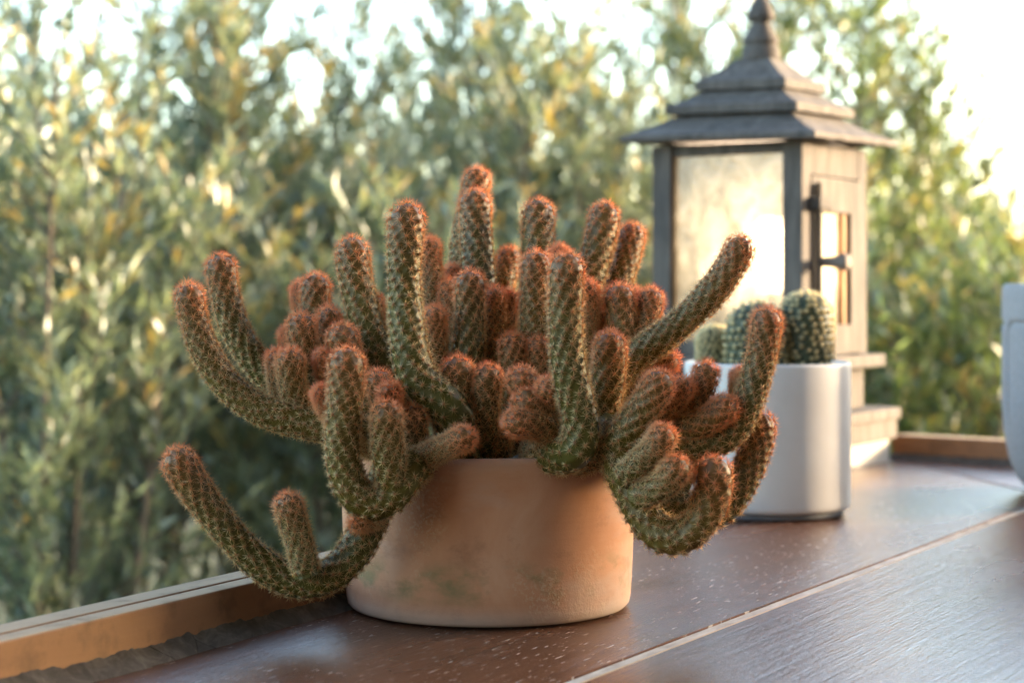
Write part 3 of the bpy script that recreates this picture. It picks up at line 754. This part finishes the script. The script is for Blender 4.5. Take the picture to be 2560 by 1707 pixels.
# ------------------------------------------------------------------ trees and shrubs
def leaves_mesh(pos, dirs, nors, ln, wd, rnd):
    """folded lance-shaped leaves: 6 verts, 4 tris each"""
    n = len(pos)
    sd = np.cross(dirs, nors); sd /= np.linalg.norm(sd, axis=1)[:, None] + 1e-9
    up = np.cross(sd, dirs)
    L = ln[:, None]; W = wd[:, None]
    a = pos; b = pos + dirs * L
    m = pos + dirs * L * .45 - up * W * .22
    l = pos + dirs * L * .42 + sd * W * .5; r = pos + dirs * L * .42 - sd * W * .5
    V = np.stack([a, l, m, r, b - up * L * .08], 1).reshape(-1, 3)
    q = np.arange(n)[:, None] * 5
    F = np.concatenate([q + np.array([[0, 2, 1]]), q + np.array([[0, 3, 2]]), q + np.array([[1, 2, 4]]), q + np.array([[2, 3, 4]])], 1).reshape(-1, 3)
    return V, F, np.repeat(rnd, 5)
M_BARK = m_simple('bark', (.06, .05, .038), (.15, .125, .095), 18, .9, .6, .01, .2, (1, 1, .3))
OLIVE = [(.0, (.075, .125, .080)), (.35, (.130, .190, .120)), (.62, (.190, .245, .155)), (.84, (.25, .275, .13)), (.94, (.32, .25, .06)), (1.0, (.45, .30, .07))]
M_LEAF = m_leaf('olive_green_leaf', OLIVE)
M_LEAF_B = m_leaf('fresh_green_leaf', [(.0, (.050, .105, .035)), (.4, (.090, .160, .050)), (.75, (.15, .205, .065)), (.93, (.28, .23, .05)), (1.0, (.42, .28, .06))])
M_LEAF_F = m_leaf('dark_far_leaf', [(.0, (.035, .065, .028)), (.6, (.07, .105, .04)), (1.0, (.13, .14, .05))])
def shrub(name, x, y, ztop, spread, n_main, n_side, seed, label, mat, leaf=.064, wid=.0128, dense=1.0, zlow=-1.0, lean=(0, 0), group='olive-like trees behind the rail'):
    r = np.random.default_rng(seed)
    t = empty(name, (x, y, G_Z)); tag(t, label, 'tree', group)
    o = np.array([x, y, G_Z]); Ht = ztop - G_Z
    trunkV, trunkF, off = [], [], 0
    tr_top = .22 * Ht
    V, F = tube_np([(0, 0, -.05), (.02, .01, tr_top * .5), (0, 0, tr_top)], [.06, .048, .04], 8)
    link('trunk', mesh('trunk', V, F, True), M_BARK, t)
    LP_, LD, LN, LL, LW, LR = [], [], [], [], [], []
    bV, bF, bo = [], [], 0
    for i in range(n_main):
        az = 2 * math.pi * (i + r.uniform(-.3, .3)) / n_main; out = spread * r.uniform(.25, 1.0)
        hh = Ht * r.uniform(.72, 1.0) * (1 - .18 * (out / spread))
        end = np.array([math.cos(az) * out + lean[0], math.sin(az) * out + lean[1], hh])
        mid = np.array([end[0] * .62, end[1] * .62, hh * .45]) + r.normal(0, .06, 3)
        c = catmull([np.array([0, 0, tr_top * .8]), mid * [.5, .5, 1] * np.array([1, 1, .6]), mid, end], 8)
        c, s = resample(c, .05)
        V, F = tube_np(c, np.linspace(.013, .0025, len(c)), 6)
        limb = link('limb', mesh('limb', V, F, True), M_BARK, t)
        # side shoots
        for j in range(n_side):
            f = r.uniform(.10, 1.0) ** .7; k = int(f * (len(c) - 1)); b = c[k]
            if b[2] + G_Z < zlow: continue
            a2 = r.uniform(0, 6.28); sl = r.uniform(.22, .50) * (1.15 - .4 * f)
            dr = np.array([math.cos(a2) * r.uniform(.25, .95), math.sin(a2) * r.uniform(.25, .95), r.uniform(.45, 1.2)]); dr /= np.linalg.norm(dr)
            e = b + dr * sl + np.array([0, 0, .06 * sl])
            cs = catmull([b, (b + e) / 2 + r.normal(0, .02, 3), e], 5)
            V, F = tube_np(cs, np.linspace(.0035, .0012, len(cs)), 3); bV.append(V); bF.append(F + bo); bo += len(V)
            nl = int(sl / .0098 * dense)
            u = np.sort(r.uniform(.08, 1, nl)); ki = u * (len(cs) - 1); i0 = np.minimum(ki.astype(int), len(cs) - 2); ff = (ki - i0)[:, None]
            pp = cs[i0] * (1 - ff) + cs[i0 + 1] * ff
            az3 = r.uniform(0, 6.28, nl)
            sdv = np.stack([np.cos(az3), np.sin(az3), np.zeros(nl)], 1)
            dd = dr[None] * r.uniform(.7, 1.3, (nl, 1)) + sdv * r.uniform(.4, 1.1, (nl, 1)) + np.array([[0, 0, .08]]); dd /= np.linalg.norm(dd, axis=1)[:, None]
            nn = np.cross(dd, np.cross(np.array([[0, 0, 1.0]]) + r.normal(0, .5, (nl, 3)), dd)); nn /= np.linalg.norm(nn, axis=1)[:, None] + 1e-9
            LP_.append(pp); LD.append(dd); LN.append(nn)
            LL.append(leaf * r.uniform(.6, 1.2, nl)); LW.append(wid * r.uniform(.75, 1.25, nl))
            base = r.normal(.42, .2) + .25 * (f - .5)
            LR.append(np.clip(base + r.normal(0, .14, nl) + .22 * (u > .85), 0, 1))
    if bV:
        tw = link('twigs', mesh('twigs', np.vstack(bV), np.vstack(bF)), M_BARK, t); tw['kind'] = 'stuff'
    V, F, R_ = leaves_mesh(np.vstack(LP_), np.vstack(LD), np.vstack(LN), np.concatenate(LL), np.concatenate(LW), np.concatenate(LR))
    cr = link('crown', mesh('crown', V, F, False, dict(rnd=R_)), mat, t); cr['kind'] = 'stuff'
    return t
SH = [
 # photo x, depth, top photo y, spread, mains, sides, material, label
 (40, 3.9, -330, .50, 10, 36, M_LEAF, 'tall shrub with golden leaf tips at the left edge'),
 (330, 4.8, -380, .60, 10, 36, M_LEAF, 'tall grey-green tree behind the two leftmost cactus stems'),
 (620, 5.4, -260, .46, 10, 40, M_LEAF, 'grey-green tree left of the pale sky gap'),
 (-220, 6.2, -400, .8, 10, 28, M_LEAF, 'dense tree in the upper left corner'),
 (900, 4.6, 90, .55, 10, 42, M_LEAF, 'lower shrub behind the tallest cactus stems'),
 (1260, 5.8, -440, .56, 10, 38, M_LEAF, 'loose tree with sky showing through between cactus and lantern'),
 (1530, 5.0, -220, .42, 9, 36, M_LEAF, 'shrub behind the left side of the lantern'),
 (1790, 6.8, -600, .6, 10, 40, M_LEAF, 'loose tree rising behind the lantern roof'),
 (2150, 5.8, -520, .54, 10, 42, M_LEAF_B, 'loose tree with golden leaves right of the lantern finial'),
 (2250, 4.6, 380, .50, 11, 46, M_LEAF_B, 'fresh green shrub right of the lantern door'),
 (2560, 5.2, 420, .55, 11, 44, M_LEAF_B, 'green shrub behind the grey pot'),
 (1010, 6.6, -330, .42, 8, 34, M_LEAF, 'slim loose tree beside the pale sky gap, behind the tallest stems'),
 (2380, 7.2, 60, .5, 7, 22, M_LEAF_B, 'thin airy tree against the bright sky at upper right'),
 (420, 7.8, 180, .9, 11, 40, M_LEAF, 'farther tree behind the left shrubs'),
 (1000, 8.0, 300, 1.0, 11, 42, M_LEAF, 'farther tree behind the middle of the cactus'),
 (1950, 8.5, 420, 1.0, 11, 42, M_LEAF_B, 'farther tree behind the lantern body'),
]
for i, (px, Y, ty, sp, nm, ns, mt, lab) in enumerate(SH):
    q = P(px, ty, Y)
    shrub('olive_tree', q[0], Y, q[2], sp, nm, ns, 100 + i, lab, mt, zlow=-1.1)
FAR = [(2480, 15, 400, 1.3, 'round dark green tree far off at the right edge'), (1500, 14, 560, 1.6, 'dark far-off tree low behind the lantern'), (700, 13, 520, 1.6, 'dark far-off tree low behind the cactus'), (100, 13, 420, 1.6, 'dark far-off tree low at the left edge')]
for i, (px, Y, ty, sp, lab) in enumerate(FAR):
    q = P(px, ty, Y)
    shrub('far_tree', q[0], Y, q[2], sp, 12, 40, 200 + i, lab, M_LEAF_F, leaf=.11, wid=.04, zlow=-1.2, group='far trees')
